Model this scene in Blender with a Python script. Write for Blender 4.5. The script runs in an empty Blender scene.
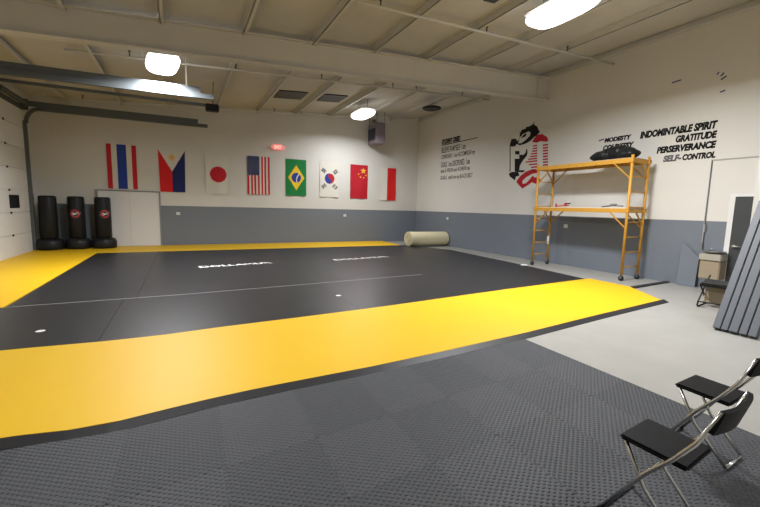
import bpy, bmesh, math, random
from mathutils import Vector, Matrix
random.seed(7)
S = bpy.context.scene
COL = S.collection
PI = math.pi

# ------------------------------------------------------------------ materials
MATS = {}
def mat(name, col, rough=.6, metal=0, bump=0, bscale=40, var=0, vscale=3, emit=0, spec=.5, coat=0):
    if name in MATS: return MATS[name]
    m = bpy.data.materials.new(name); m.use_nodes = True
    nt = m.node_tree; N = nt.nodes; b = N['Principled BSDF']
    b.inputs['Base Color'].default_value = (*col, 1)
    b.inputs['Roughness'].default_value = rough
    b.inputs['Metallic'].default_value = metal
    b.inputs['Specular IOR Level'].default_value = spec
    b.inputs['Coat Weight'].default_value = coat
    if emit:
        b.inputs['Emission Color'].default_value = (*col, 1)
        b.inputs['Emission Strength'].default_value = emit
    tc = N.new('ShaderNodeTexCoord')
    if var:
        nz = N.new('ShaderNodeTexNoise'); nz.inputs['Scale'].default_value = vscale; nz.inputs['Detail'].default_value = 5
        mr = N.new('ShaderNodeMapRange'); mr.inputs['To Min'].default_value = 1-var; mr.inputs['To Max'].default_value = 1+var
        mx = N.new('ShaderNodeVectorMath'); mx.operation = 'SCALE'; mx.inputs[0].default_value = col
        nt.links.new(tc.outputs['Object'], nz.inputs['Vector']); nt.links.new(nz.outputs['Fac'], mr.inputs['Value'])
        nt.links.new(mr.outputs['Result'], mx.inputs['Scale']); nt.links.new(mx.outputs['Vector'], b.inputs['Base Color'])
    if bump:
        n2 = N.new('ShaderNodeTexNoise'); n2.inputs['Scale'].default_value = bscale; n2.inputs['Detail'].default_value = 3
        bp = N.new('ShaderNodeBump'); bp.inputs['Strength'].default_value = bump; bp.inputs['Distance'].default_value = .01
        nt.links.new(tc.outputs['Object'], n2.inputs['Vector']); nt.links.new(n2.outputs['Fac'], bp.inputs['Height'])
        nt.links.new(bp.outputs['Normal'], b.inputs['Normal'])
    MATS[name] = m
    return m

def two_tone(name, up, low, h):
    """painted wall: a darker band of paint below height h, a little roller texture"""
    m = bpy.data.materials.new(name); m.use_nodes = True
    nt = m.node_tree; N = nt.nodes; b = N['Principled BSDF']; b.inputs['Roughness'].default_value = .55
    tc = N.new('ShaderNodeTexCoord'); sp = N.new('ShaderNodeSeparateXYZ'); gt = N.new('ShaderNodeMath'); gt.operation = 'GREATER_THAN'
    gt.inputs[1].default_value = h
    nt.links.new(tc.outputs['Object'], sp.inputs[0]); nt.links.new(sp.outputs['Z'], gt.inputs[0])
    mx = N.new('ShaderNodeMix'); mx.data_type = 'RGBA'
    mx.inputs['A'].default_value = (*low, 1); mx.inputs['B'].default_value = (*up, 1)
    nt.links.new(gt.outputs[0], mx.inputs['Factor'])
    nz = N.new('ShaderNodeTexNoise'); nz.inputs['Scale'].default_value = .8; nz.inputs['Detail'].default_value = 4
    mr = N.new('ShaderNodeMapRange'); mr.inputs['To Min'].default_value = .94; mr.inputs['To Max'].default_value = 1.06
    sc = N.new('ShaderNodeVectorMath'); sc.operation = 'SCALE'
    nt.links.new(tc.outputs['Object'], nz.inputs['Vector']); nt.links.new(nz.outputs['Fac'], mr.inputs['Value'])
    nt.links.new(mx.outputs['Result'], sc.inputs[0]); nt.links.new(mr.outputs['Result'], sc.inputs['Scale'])
    nt.links.new(sc.outputs['Vector'], b.inputs['Base Color'])
    n2 = N.new('ShaderNodeTexNoise'); n2.inputs['Scale'].default_value = 60
    bp = N.new('ShaderNodeBump'); bp.inputs['Strength'].default_value = .15; bp.inputs['Distance'].default_value = .01
    nt.links.new(tc.outputs['Object'], n2.inputs['Vector']); nt.links.new(n2.outputs['Fac'], bp.inputs['Height'])
    nt.links.new(bp.outputs['Normal'], b.inputs['Normal'])
    return m

def plate_mat(name, col, ang):
    """foam tile with a raised diamond-plate tread"""
    m = bpy.data.materials.new(name); m.use_nodes = True
    nt = m.node_tree; N = nt.nodes; b = N['Principled BSDF']
    b.inputs['Roughness'].default_value = .62; b.inputs['Specular IOR Level'].default_value = .35
    tc = N.new('ShaderNodeTexCoord'); mp = N.new('ShaderNodeMapping'); mp.inputs['Rotation'].default_value = (0, 0, ang)
    mp.inputs['Scale'].default_value = (2*PI/.052, 2*PI/.036, 1)
    nt.links.new(tc.outputs['Object'], mp.inputs['Vector'])
    sp = N.new('ShaderNodeSeparateXYZ'); nt.links.new(mp.outputs[0], sp.inputs[0])
    def M(op, a, bb=None):
        n = N.new('ShaderNodeMath'); n.operation = op
        for i, v in enumerate((a, bb)):
            if v is None: continue
            if isinstance(v, (int, float)): n.inputs[i].default_value = v
            else: nt.links.new(v, n.inputs[i])
        return n.outputs[0]
    p = M('MULTIPLY', M('SINE', sp.outputs['X']), M('SINE', sp.outputs['Y']))
    h = M('MAXIMUM', p, 0)
    bp = N.new('ShaderNodeBump'); bp.inputs['Strength'].default_value = 1; bp.inputs['Distance'].default_value = .008
    nt.links.new(h, bp.inputs['Height']); nt.links.new(bp.outputs['Normal'], b.inputs['Normal'])
    b.inputs['Base Color'].default_value = (*col, 1)
    return m

OFFWHITE = (.61, .60, .572)
GREYBLUE = (.150, .172, .207)
M_wall = two_tone('wall_paint', OFFWHITE, GREYBLUE, 1.48)
M_plain = mat('plain_wall_paint', OFFWHITE, .6, bump=.1)
M_deck = mat('roof_insulation', (.56, .553, .535), .75, var=.10, vscale=1.5, bump=.3, bscale=6)
M_steelw = mat('painted_white_steel', (.58, .57, .545), .5, var=.06, vscale=2)
M_concrete = mat('sealed_concrete', (.315, .308, .285), .38, var=.12, vscale=2.5, bump=.05)
M_white = mat('white_door_paint', (.66, .66, .67), .5)
M_garage = mat('garage_panel_white', (.68, .68, .67), .5, var=.04)
M_track = mat('galvanised_track', (.10, .115, .125), .5, metal=.3)
M_dark = mat('near_black', (.012, .013, .014), .5, spec=.25)
M_black = mat('black_vinyl', (.010, .011, .012), .42, spec=.25)
M_yellow = mat('yellow_mat_vinyl', (.67, .405, .007), .5, spec=.3, var=.05, vscale=2, bump=.06, bscale=120)
M_blackmat = mat('black_mat_vinyl', (.014, .014, .0165), .38, spec=.4, var=.12, vscale=2, bump=.08, bscale=120)
M_ramp = mat('black_rubber_edge', (.018, .018, .020), .5, spec=.25)
M_seamgrey = mat('grey_seam_strip', (.16, .16, .17), .45)
M_ink = mat('white_print', (.72, .72, .72), .5)
M_scaf = mat('yellow_scaffold_paint', (.50, .255, .030), .5, var=.15, vscale=9)
M_ply = mat('plywood_deck', (.40, .32, .21), .7, var=.15, vscale=5)
M_chrome = mat('chrome_tube', (.62, .62, .60), .25, metal=1)
M_seat = mat('black_seat_vinyl', (.006, .006, .007), .55, spec=.12, bump=.1, bscale=90)
M_decal = mat('black_vinyl_decal', (.010, .010, .010), .6, spec=.12)
M_decalglare = mat('glare_vinyl_decal', (.10, .10, .115), .4)  # black vinyl with glare put into its colour
M_red = mat('red_vinyl_decal', (.40, .012, .022), .5, spec=.15)
M_cream = mat('cream_foam', (.66, .60, .40), .6, var=.04)
M_foam = mat('grey_wall_pad', (.105, .115, .135), .5, var=.08, vscale=4)
M_doorgrey = mat('charcoal_door', (.035, .040, .045), .5)
M_steel = mat('brushed_steel', (.45, .44, .42), .35, metal=.9)
M_tan = mat('tan_panel', (.30, .245, .17), .6)
M_blue = mat('blue_tape', (.02, .035, .16), .5)
M_heater = mat('heater_casing', (.20, .16, .19), .5)
M_heatdark = mat('heater_louvre', (.035, .04, .075), .45)
M_lens = mat('lit_lens', (1, .98, .94), .4, emit=6.5)
M_fix = mat('fixture_white', (.7, .7, .7), .5)
M_exit = mat('exit_red_glow', (1, .62, .55), .4, emit=1.0)
M_exithouse = mat('exit_lit_face', (.80, .25, .22), .4, emit=.75)
M_sky = mat('dark_skylight', (.03, .027, .03), .4)
M_outlet = mat('outlet_plate', (.72, .72, .70), .4)
M_clampred = mat('red_tool_paint', (.42, .03, .03), .4)
M_wood = mat('weathered_wood', (.30, .25, .16), .8, var=.2, vscale=8)
M_paper = mat('white_paper', (.6, .6, .57), .8)
M_boardg = mat('painted_board', (.15, .172, .207), .55)

# ------------------------------------------------------------------ mesh helpers
class MB:
    def __init__(s): s.bm = bmesh.new()
    def box(s, c, d, rot=None, bev=0):
        """box of size d centred at c"""
        r = bmesh.ops.create_cube(s.bm, size=1)
        vs = r['verts']
        for v in vs: v.co = Vector((v.co.x*d[0], v.co.y*d[1], v.co.z*d[2]))
        if bev:
            es = list({e for v in vs for e in v.link_edges})
            rb = bmesh.ops.bevel(s.bm, geom=es, offset=bev, segments=2, affect='EDGES')
            vs = list({v for v in rb['verts']} | {v for v in vs if v.is_valid})
        for v in vs:
            p = v.co
            if rot is not None: p = rot @ p
            v.co = p + Vector(c)
        return s
    def span(s, a, b, bev=0):
        return s.box([(a[i]+b[i])/2 for i in range(3)], [abs(a[i]-b[i]) for i in range(3)], bev=bev)
    def bar(s, a, b, w, h, up=(0, 0, 1), bev=0):
        """rectangular bar from a to b, w across, h along up"""
        a = Vector(a); b = Vector(b); d = b-a; L = d.length; z = d.normalized()
        u = Vector(up); x = u.cross(z)
        if x.length < 1e-4: x = Vector((1, 0, 0)).cross(z)
        x.normalize(); y = z.cross(x)
        R = Matrix((x, y, z)).transposed()
        return s.box((a+b)/2, (w, h, L), R, bev)
    def tube(s, pts, r, seg=10, closed=False, smooth=True):
        pts = [Vector(p) for p in pts]; n = len(pts); rings = []
        up = None
        for i, p in enumerate(pts):
            if closed: t = (pts[(i+1) % n]-pts[i-1])
            elif i == 0: t = pts[1]-p
            elif i == n-1: t = p-pts[i-1]
            else: t = (pts[i+1]-p).normalized()+(p-pts[i-1]).normalized()
            t.normalize()
            if up is None:
                up = Vector((0, 0, 1)) if abs(t.z) < .9 else Vector((1, 0, 0))
            x = up.cross(t); x.normalize(); y = t.cross(x); up = y
            rr = r[i] if isinstance(r, (list, tuple)) else r
            rings.append([s.bm.verts.new(p+x*rr*math.cos(2*PI*k/seg)+y*rr*math.sin(2*PI*k/seg)) for k in range(seg)])
        for i in range(n if closed else n-1):
            A = rings[i]; B = rings[(i+1) % n]
            for k in range(seg):
                f = s.bm.faces.new((A[k], A[(k+1) % seg], B[(k+1) % seg], B[k])); f.smooth = smooth
        if not closed:
            s.bm.faces.new(rings[0][::-1]); s.bm.faces.new(rings[-1])
        return s
    def lathe(s, prof, c=(0, 0, 0), seg=32, axis='Z'):
        """prof: (radius, height) list from bottom to top"""
        rings = []
        for r, h in prof:
            ring = []
            for k in range(seg):
                a = 2*PI*k/seg; q = (r*math.cos(a), r*math.sin(a), h)
                if axis == 'X': q = (q[2], q[0], q[1])
                if axis == 'Y': q = (q[1], q[2], q[0])
                ring.append(s.bm.verts.new(Vector(q)+Vector(c)))
            rings.append(ring)
        for A, B in zip(rings, rings[1:]):
            for k in range(seg):
                f = s.bm.faces.new((A[k], A[(k+1) % seg], B[(k+1) % seg], B[k])); f.smooth = True
        s.bm.faces.new(rings[0][::-1]); s.bm.faces.new(rings[-1])
        return s
    def prism(s, pts, vec):
        """extrude a planar outline (3-D points) by vec"""
        a = [s.bm.verts.new(Vector(p)) for p in pts]; b = [s.bm.verts.new(Vector(p)+Vector(vec)) for p in pts]
        n = len(pts)
        s.bm.faces.new(a[::-1]); s.bm.faces.new(b)
        for i in range(n): s.bm.faces.new((a[i], a[(i+1) % n], b[(i+1) % n], b[i]))
        return s
    def build(s, name, material, parent=None, origin=None, recalc=True):
        if recalc: bmesh.ops.recalc_face_normals(s.bm, faces=s.bm.faces)
        if origin is not None:
            for v in s.bm.verts: v.co -= Vector(origin)
        me = bpy.data.meshes.new(name); s.bm.to_mesh(me); s.bm.free()
        for m in (material if isinstance(material, list) else [material]): me.materials.append(m)
        o = bpy.data.objects.new(name, me); COL.objects.link(o)
        if origin is not None: o.location = origin
        if parent is not None: o.parent = parent
        return o

def tag(o, label=None, cat=None, group=None, kind=None):
    if label: o['label'] = label
    if cat: o['category'] = cat
    if group: o['group'] = group
    if kind: o['kind'] = kind
    return o
def thing(name, loc, label, cat, group=None, rz=0):
    o = bpy.data.objects.new(name, None); o.empty_display_size = .1; COL.objects.link(o)
    o.location = loc; o.rotation_euler = (0, 0, rz)
    return tag(o, label, cat, group)
def struct(mb, name, m, label=None, cat=None, parent=None):
    return tag(mb.build(name, m, parent), label, cat, kind='structure')
def copy_tree(o, parent=None):
    c = o.copy(); COL.objects.link(c)
    if parent is not None: c.parent = parent
    for ch in list(o.children): copy_tree(ch, c)
    return c

def text_mb(txt, w, h, place, bold=.02, shear=0, depth=.003, sx=None):
    """lettering fitted to w x h; place(u, v, d) gives the 3-D point"""
    cu = bpy.data.curves.new('lettering', 'FONT'); cu.body = txt; cu.offset = bold; cu.shear = shear; cu.resolution_u = 3
    cu.fill_mode = 'FRONT'
    o = bpy.data.objects.new('lettering', cu); COL.objects.link(o)
    dg = bpy.context.evaluated_depsgraph_get()
    me = bpy.data.meshes.new_from_object(o.evaluated_get(dg))
    COL.objects.unlink(o); bpy.data.objects.remove(o)
    mb = MB(); mb.bm.from_mesh(me); bpy.data.meshes.remove(me)
    r = bmesh.ops.extrude_face_region(mb.bm, geom=list(mb.bm.faces))
    for v in r['geom']:
        if isinstance(v, bmesh.types.BMVert): v.co.z += 1
    xs = [v.co.x for v in mb.bm.verts]; ys = [v.co.y for v in mb.bm.verts]
    x0, x1, y0, y1 = min(xs), max(xs), min(ys), max(ys)
    for v in mb.bm.verts:
        v.co = Vector(place((v.co.x-x0)/(x1-x0)*w, (v.co.y-y0)/(y1-y0)*h, depth*(1 if v.co.z > .5 else 0)))
    return mb

# ------------------------------------------------------------------ the room
XL, XR, YF = -14.4, 0.0, -19.5
deck = lambda x: 5.87+.073*x
struct(MB().span((XL-.1, YF-.1, -.2), (XR+.1, .1, 0)), 'floor', M_concrete)
struct(MB().span((XL-.15, 0, 0), (XR+.15, .15, 6.1)), 'wall_back', M_wall)
struct(MB().span((XR, YF, 0), (XR+.15, 0, 6.1)), 'wall_right', M_wall)
struct(MB().span((XL-.15, YF, 0), (XL, 0, 6.1)), 'wall_left', M_plain)
struct(MB().span((XL-.15, YF-.15, 0), (XR+.15, YF, 6.1)), 'wall_front', M_plain)
# office partition that stands out from the right wall, near the side door
struct(MB().span((-2.6, YF, 0), (-.002, -13.5, 5.65)), 'wall_partition', M_plain)
mb = MB()
mb.prism([(XL-.15, .15, deck(XL-.15)), (XR+.15, .15, deck(XR+.15)), (XR+.15, .15, deck(XR+.15)+.12), (XL-.15, .15, deck(XL-.15)+.12)], (0, YF-.3, 0))
struct(mb, 'ceiling', M_deck)
# main rafter beam, an I section spanning the room
btop = lambda x: 5.70+.068*x
bbot = lambda x: 5.02+.056*x
BY = -7.46
mb = MB()
x0, x1 = XL+.01, XR-.01
def slab(mb, y0, y1, za, zb):
    mb.prism([(x0, y0, za(x0)), (x1, y0, za(x1)), (x1, y0, zb(x1)), (x0, y0, zb(x0))], (0, y1-y0, 0))
slab(mb, BY+.10, BY+.115, bbot, btop)
slab(mb, BY, BY+.22, bbot, lambda x: bbot(x)+.025)
slab(mb, BY, BY+.22, lambda x: btop(x)-.02, btop)
for xs in (-.5,):
    mb.prism([(xs, BY+.01, bbot(xs)), (xs+.02, BY+.01, bbot(xs)), (xs+.02, BY+.01, btop(xs)), (xs, BY+.01, btop(xs))], (0, .09, 0))
beam = struct(mb, 'roof_beam', M_steelw, 'deep white steel rafter beam crossing the whole ceiling', 'beam')
# purlins under the roof insulation
for k in range(9):
    x = -1.62-1.478*k
    mb = MB()
    z1 = deck(x)-.004; z0 = z1-.165
    mb.span((x-.006, YF+.02, z0), (x+.006, -.01, z1)).span((x-.006, YF+.02, z0), (x+.065, -.01, z0+.012)).span((x-.065, YF+.02, z1-.012), (x+.006, -.01, z1))
    struct(mb, 'roof_purlin', M_steelw)
mb = MB(); mb.span((-.09, YF+.02, 5.70), (-.002, -.01, 5.735)).span((-.03, YF+.02, 5.70), (-.002, -.01, 5.84))
struct(mb, 'trim_1', M_steelw)
struct(MB().span((XL+.01, -.05, 0), (-12.86, -.001, 0.06)), 'baseboard_back', M_dark)

# white double door in the back wall
d1 = struct(MB().span((-12.78, -.03, .0), (-10.98, -.001, 1.94)), 'door_1', M_white)
mb = MB().span((-12.86, -.045, 1.94), (-10.93, -.001, 1.985)).span((-10.98, -.045, 0), (-10.93, -.001, 1.94)).span((-12.86, -.045, 0), (-12.78, -.001, 1.94))
struct(mb, 'door_frame', mat('greyish_trim', (.22, .23, .24), .5), parent=d1)
struct(MB().span((-11.882, -.032, .01), (-11.878, -.029, 1.93)), 'door_seam', mat('greyish_trim', (.2, .2, .2)), parent=d1)
# charcoal door in the right wall
d2 = struct(MB().span((-.04, -13.16, .01), (-.001, -12.33, 2.00)), 'door_2', M_doorgrey)
mb = MB().span((-.04, -12.33, 0), (-.001, -12.24, 2.06)).span((-.06, -13.25, 0), (-.001, -13.16, 2.06)).span((-.06, -13.16, 2.0), (-.001, -12.33, 2.06))
struct(mb, 'door_frame', M_white, parent=d2)
mb = MB().tube([(-.04, -12.40, .98), (-.10, -12.40, .98), (-.10, -12.40, .98), (-.10, -12.53, .98)], .013).lathe([(.03, 0), (.03, .012)], (-.052, -12.40, .98), 16, 'X')
struct(mb, 'door_handle', M_steel, parent=d2)
# thin outline of a painted-over opening on the right wall
mb = MB().span((-.012, -11.85, 1.0), (-.001, -11.825, 2.80)).span((-.012, -12.95, 2.775), (-.001, -11.85, 2.80))
struct(mb, 'trim_2', mat('outline_grey_trim', (.36, .35, .33), .6))
mb = MB().tube([(-.015, -11.86, .86), (-.015, -11.85, 1.22), (-.015, -11.88, 1.26), (-.015, -11.88, 1.38), (-.015, -11.845, 1.42), (-.015, -11.84, 2.78)], .012, 6)
tag(mb.build('wall_conduit', mat('conduit_grey', (.12, .125, .14), .5)), 'thin grey conduit running up the wall from the drinking fountain', 'conduit')

# sectional garage door in the left wall
GX = XL+.05
gd = thing('door_3', (XL+.03, -3.0, 0), 'white sectional overhead door in the side wall', 'garage door'); gd['kind'] = 'structure'
for i in range(7):
    z0 = .01+.61*i; z1 = z0+.603
    if i == 6: z1 = 4.2
    mb = MB()
    mb.box((.0, 0, (z0+z1)/2), (.05, 4.2, z1-z0), bev=.006)
    mb.build('door_section', M_garage if i != 4 else mat('garage_panel_beige', (.60, .59, .55), .5), gd)
for z in (.61, 1.22, 1.83, 2.44, 3.05, 3.67):
    mb = MB().box((.034, .62, z), (.018, .05, .06), bev=.004).tube([(.045, .59, z), (.045, .65, z)], .012, 8)
    mb.build('hinge', M_dark, gd)
w = MB().box((.034, .92, 1.525), (.02, .68, .36), bev=.008)
wf = w.build('window_frame', M_dark, gd)
MB().box((.046, .92, 1.525), (.006, .56, .25), bev=.002).build('window_pane', mat('dark_glass', (.02, .022, .024), .15), wf)

# garage door tracks, torsion shaft, opener
def track(name, y, label, zl, zr, xr, xl_vis):
    t = thing(name, (XL+.08, y, 0), label, 'door track', 'overhead door tracks')
    mb = MB().span((0.0, -.045, .042), (.055, .045, 3.86)).span((-.07, -.06, .042), (0, .06, 3.9))
    mb.build('vertical_rail', M_track, t)
    mb = MB(); pts = []
    for k in range(9):
        a = PI-k*PI/16
        pts.append((.40+.355*math.cos(a), 0, 3.84+(zl-3.84)*math.sin(a)))
    for a, b in zip(pts, pts[1:]): mb.bar(a, b, .09, .09, up=(0, 1, 0))
    mb.build('curved_rail', M_track, t)
    L = xr-(XL+.08)
    mb = MB().bar((.36, 0, zl), (L, 0, zr), .09, .11, up=(0, 0, 1))
    mb.bar((.02, .02, zl+.13), (L-.3, .02, zr+.13), .05, .15, up=(0, 0, 1))
    mb.build('horizontal_rail', M_track, t)
    MB().bar((L-.6, .02, zr+.15), (L-.6, .02, deck(xr-.6)-.01-.0), .03, .03).build('hanger_strap', M_steelw, t)
    MB().bar((.5, .02, zl+.15), (.5, .02, deck(XL+.6)-.01), .03, .03).build('hanger_strap', M_steelw, t)
    return t
track('garage_door_track', -.86, 'galvanised overhead door track along the flag wall, ending above the striped flags', 4.28, 4.30, -9.35, 0)
track('garage_door_track', -5.35, 'galvanised overhead door track just behind the white beam', 4.14, 4.22, -9.45, 0)
t = thing('torsion_spring', (XL+.16, -.85, 4.40), 'dark spring shaft above the white overhead door', 'spring')
MB().tube([(0, .05, 0), (0, -4.7, 0)], .02, 10).build('shaft', M_track, t)
for a, b in ((-.25, -1.9), (-2.6, -4.4)):
    mb = MB(); n = 60
    for k in range(n):
        y = a+(b-a)*k/n
        mb.lathe([(.055, -.011), (.066, 0), (.055, .011)], (0, y, 0), 12, 'Y')
    mb.build('coil', M_track, t)
MB().lathe([(.10, -.03), (.06, -.02), (.06, .02), (.10, .03)], (0, -.08, 0), 20, 'Y').build('cable_drum', M_track, t)
for y in (.03, -2.25): MB().span((-.155, y, -.18), (.03, y+.015, .14)).build('bearing_bracket', M_track, t)
MB().span((-.158, -4.75, -.19), (-.10, .04, -.06)).build('header_angle', M_track, t)
t = thing('garage_door_opener', (-9.35, -3.25, 4.42), 'dark boxy garage door opener hanging with its long rail', 'door opener')
MB().box((0, 0, 0), (.36, .24, .20), bev=.02).build('motor_housing', M_dark, t)
MB().lathe([(.085, 0), (.075, .03)], (.18, 0, -.01), 20, 'X').build('lamp_cover', mat('opener_lens', (.45, .45, .47), .3), t)
MB().bar((-.18, 0, .06), (-4.9, 0, .03), .07, .07).build('opener_rail', M_track, t)
for y in (-.1, .1): MB().bar((.02, y, .09), (.05, y, deck(-9.3)-4.43), .025, .012).build('hanger_strap', M_track, t)

# sprinkler pipes under the roof with their heads
def pipe(y, xa, xb, za, zb, heads, label):
    sl = (zb-za)/(xb-xa)
    t = thing('sprinkler_pipe', (xa, y, za), label, 'pipe', 'sprinkler pipes')
    MB().tube([(0, 0, 0), (xb-xa, 0, sl*(xb-xa))], .028, 10).build('pipe_run', M_steelw, t)
    for hx in heads:
        mb = MB(); z = sl*(hx-xa)
        mb.tube([(hx-xa, 0, z), (hx-xa, 0, z+.10)], .016, 8).lathe([(.012, .10), (.032, .14), (.032, .15), (.01, .155)], (hx-xa, 0, z), 10)
        mb.build('sprinkler_head', M_track, t)
    for hx in range(int(xa)+1, int(xb), 3):
        z = sl*(hx-xa)
        MB().bar((hx-xa, 0, z), (hx-xa, 0, deck(hx)-za-.01), .012, .012).build('pipe_hanger', M_steelw, t)
pipe(-9.44, -10.4, -.03, 5.09, 5.485, (-9.2, -6.9, -4.38, -1.85), 'white sprinkler pipe on the near side of the big beam')
pipe(-5.2, -12.4, -.4, 4.82, 5.50, (-11.2, -8.9, -6.6, -4.3, -3.45, -1.6), 'white sprinkler pipe just beyond the big beam')
pipe(-.75, -13.6, -3.1, 4.66, 5.36, (-12.9, -7.0, -5.95, -3.5), 'white sprinkler pipe close to the wall of flags')

# dark roof panels, disc
sk = [(-7.63, -6.32, 'wider dark roof panel, between purlins above the striped flag'), (-6.18, -4.87, 'narrower dark roof panel, the one closer to the hanging heater')]
for i, (a, b, lb) in enumerate(((-7.28, -6.32, sk[0][2]), (-5.72, -4.87, sk[1][2]))):
    mb = MB()
    mb.prism([(a, -2.0, deck(a)-.035), (b, -2.0, deck(b)-.035), (b, -2.0, deck(b)-.004), (a, -2.0, deck(a)-.004)], (0, -.95, 0))
    tag(mb.build('roof_panel', M_sky), lb, 'roof panel', 'dark roof panels')
mb = MB(); mb.prism([(-5.12, -10.15, deck(-5.12)-.035), (-4.86, -10.15, deck(-4.86)-.035), (-4.86, -10.15, deck(-4.86)-.004), (-5.12, -10.15, deck(-5.12)-.004)], (0, -.9, 0))
tag(mb.build('roof_panel', M_sky), 'dark roof panel at the top edge, in front of the big beam', 'roof panel', 'dark roof panels')
t = thing('ceiling_disc', (-1.58, -3.35, deck(-1.58)-.32), 'flat black round disc hanging beneath the roof near the corner', 'ceiling disc')
MB().lathe([(.30, -.05), (.36, -.02), (.36, .02), (.20, .05)], (0, 0, 0), 32).build('disc_body', M_black, t)
MB().tube([(0, 0, .05), (0, 0, .31)], .015, 8).build('hanger_rod', M_track, t)

# lit high-bay lights
def light(loc, label, rz=0, power=460, first=[None]):
    if first[0] is None:
        t = thing('high_bay_light', loc, label, 'light', 'high bay ceiling lights', rz)
        mb = MB().box((0, 0, .09), (.56, 1.20, .07), bev=.02).box((0, 0, .14), (.20, .9, .06), bev=.01)
        mb.build('light_housing', M_fix, t)
        mb = MB(); r = bmesh.ops.create_uvsphere(mb.bm, u_segments=28, v_segments=14, radius=1)
        for v in mb.bm.verts:
            q = v.co; sx = 1 if q.x > 0 else -1; sy = 1 if q.y > 0 else -1
            v.co = Vector((sx*abs(q.x)**.6*.32, sy*abs(q.y)**.55*.66, q.z*.15+.0 if q.z < 0 else q.z*.055))
        for f in mb.bm.faces: f.smooth = True
        mb.build('light_lens', M_lens, t)
        for y in (-.4, .4): MB().tube([(0, y, .15), (0, y, .60)], .008, 6).build('hanger_chain', M_track, t)
        first[0] = t
    else:
        t = copy_tree(first[0]); [bpy.data.objects.remove(c) for c in list(t.children) if c.type == 'LIGHT']; t.location = loc; t.rotation_euler = (0, 0, rz); t['label'] = label
    ld = bpy.data.lights.new('high_bay_lamp', 'AREA'); ld.shape = 'RECTANGLE'; ld.size = .55; ld.size_y = 1.2; ld.energy = power
    ld.spread = math.radians(165); ld.color = (.985, .99, 1)
    lo = bpy.data.objects.new('high_bay_lamp', ld); COL.objects.link(lo); lo.parent = t; lo.location = (0, 0, -.17)
    return t
light((-10.52, -5.95, 4.66), 'glaring lit light beyond the big beam above the overhead door tracks', .12, 580)
light((-4.0, -2.3, 5.12), 'small bright lit light beside the hanging heater near the flag wall', 0, 250)
light((-4.22, -11.15, 5.12), 'big glaring lit light at the top edge, on the near side of the beam', 0, 650)
light((-10.45, -13.0, 4.66), 'added unseen high bay light above the foam tile floor', 0, 130)  # unseen fixture, added to fill the foreground with light
light((-4.6, -17.4, 5.1), 'added unseen high bay light behind the viewer', 0, 130)  # unseen fixture, added as fill from behind the camera

# heater
t = thing('unit_heater', (-2.50, -.48, 4.80), 'boxy dark unit heater hanging in front of the corner end of the flag wall', 'heater')
MB().box((0, 0, 0), (.44, .84, .88), bev=.02).build('casing', M_heater, t)
mb = MB().span((-.235, -.32, -.28), (-.218, .34, .22))
lv = mb.build('louver_panel', M_heatdark, t)
for k in range(6):
    MB().box((-.245, .01, -.24+.08*k), (.05, .62, .012), Matrix.Rotation(.5, 3, 'Y')).build('louver_slat', M_heatdark, lv)
for x in (-.18, .18):
    for y in (-.36, .36): MB().tube([(x, y, .43), (x, y, deck(-2.5+x)-4.81)], .01, 6).build('hanger_rod', M_track, t)
MB().tube([(.05, .3, .43), (.05, .3, .66), (.05, .47, .66)], .05, 12).build('flue_pipe', M_heater, t)

# ------------------------------------------------------------------ exit sign
t = thing('exit_sign', (-6.72, -.05, 3.92), 'red glowing exit sign high above the striped and green flags', 'exit sign')
MB().box((0, 0, 0), (.40, .08, .22), bev=.02).build('sign_housing', M_exithouse, t)
text_mb('EXIT', .30, .13, lambda u, v, d: (-.15+u, -.041-d, -.065+v), .03, depth=.006).build('exit_lettering', M_exit, t)
for s in (-1, 1): MB().lathe([(.055, -.05), (.035, .04)], (s*.23, -.01, .0), 16, 'Y').build('lamp_head', M_exithouse, t)

# ------------------------------------------------------------------ flags
def lin(r, g, b): return tuple((c/255)**2.2 for c in (r, g, b))
FC = dict(red=lin(188, 28, 44), blue=lin(36, 62, 148), white=lin(208, 205, 197), navy=lin(24, 36, 92), yellow=lin(228, 190, 40),
          green=lin(10, 118, 58), ored=lin(205, 26, 30), gold=lin(226, 170, 60), dkred=lin(172, 18, 38), black=lin(28, 28, 30), rb=lin(36, 58, 140), kred=lin(165, 30, 45))
FM = {k: mat('flag_cloth_'+k, v, .8) for k, v in FC.items()}
W_, H_ = .86, 1.50
def star(u, v, cu, cv, r, rot=0):
    dx = (u-cu)*W_; dy = (v-cv)*H_; d = math.hypot(dx, dy)
    if d > r: return False
    a = (math.atan2(dx, -dy)+rot) % (2*PI/5)-PI/5
    k = r*.42/(math.cos(abs(a)-0)*1) if False else None
    a = abs(a)                                     # 0 at a valley, pi/5 at a tip
    ri = r*.42; t_ = a/(PI/5)
    return d < ri+(r-ri)*t_**1.3
def disc(u, v, cu, cv, r): return math.hypot((u-cu)*W_, (v-cv)*H_) < r
def f_thai(u, v):
    return 'red' if u < .16 or u > .84 else ('blue' if .33 < u < .67 else 'white')
def f_phil(u, v):
    if v < .51*(1-abs(2*u-1)):
        d = math.hypot((u-.5)*W_, (v-.18)*H_); a = math.atan2((u-.5)*W_, (v-.18)*H_)
        if d < .07 or (d < .13 and math.cos(8*a) > .5): return 'gold'
        return 'white'
    return 'ored' if u < .5 else 'navy'
def f_jap(u, v): return 'red' if disc(u, v, .53, .5, .30) else 'white'
def f_usa(u, v):
    if u < .54 and v < .50:
        a = u/.54*9; b = v/.5*11
        i, j = int(a), int(b)
        if (i+j) % 2 == 0 and math.hypot(a-i-.5, b-j-.5) < .25: return 'white'
        return 'navy'
    return 'red' if int(u*13) % 2 == 0 else 'white'
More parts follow.
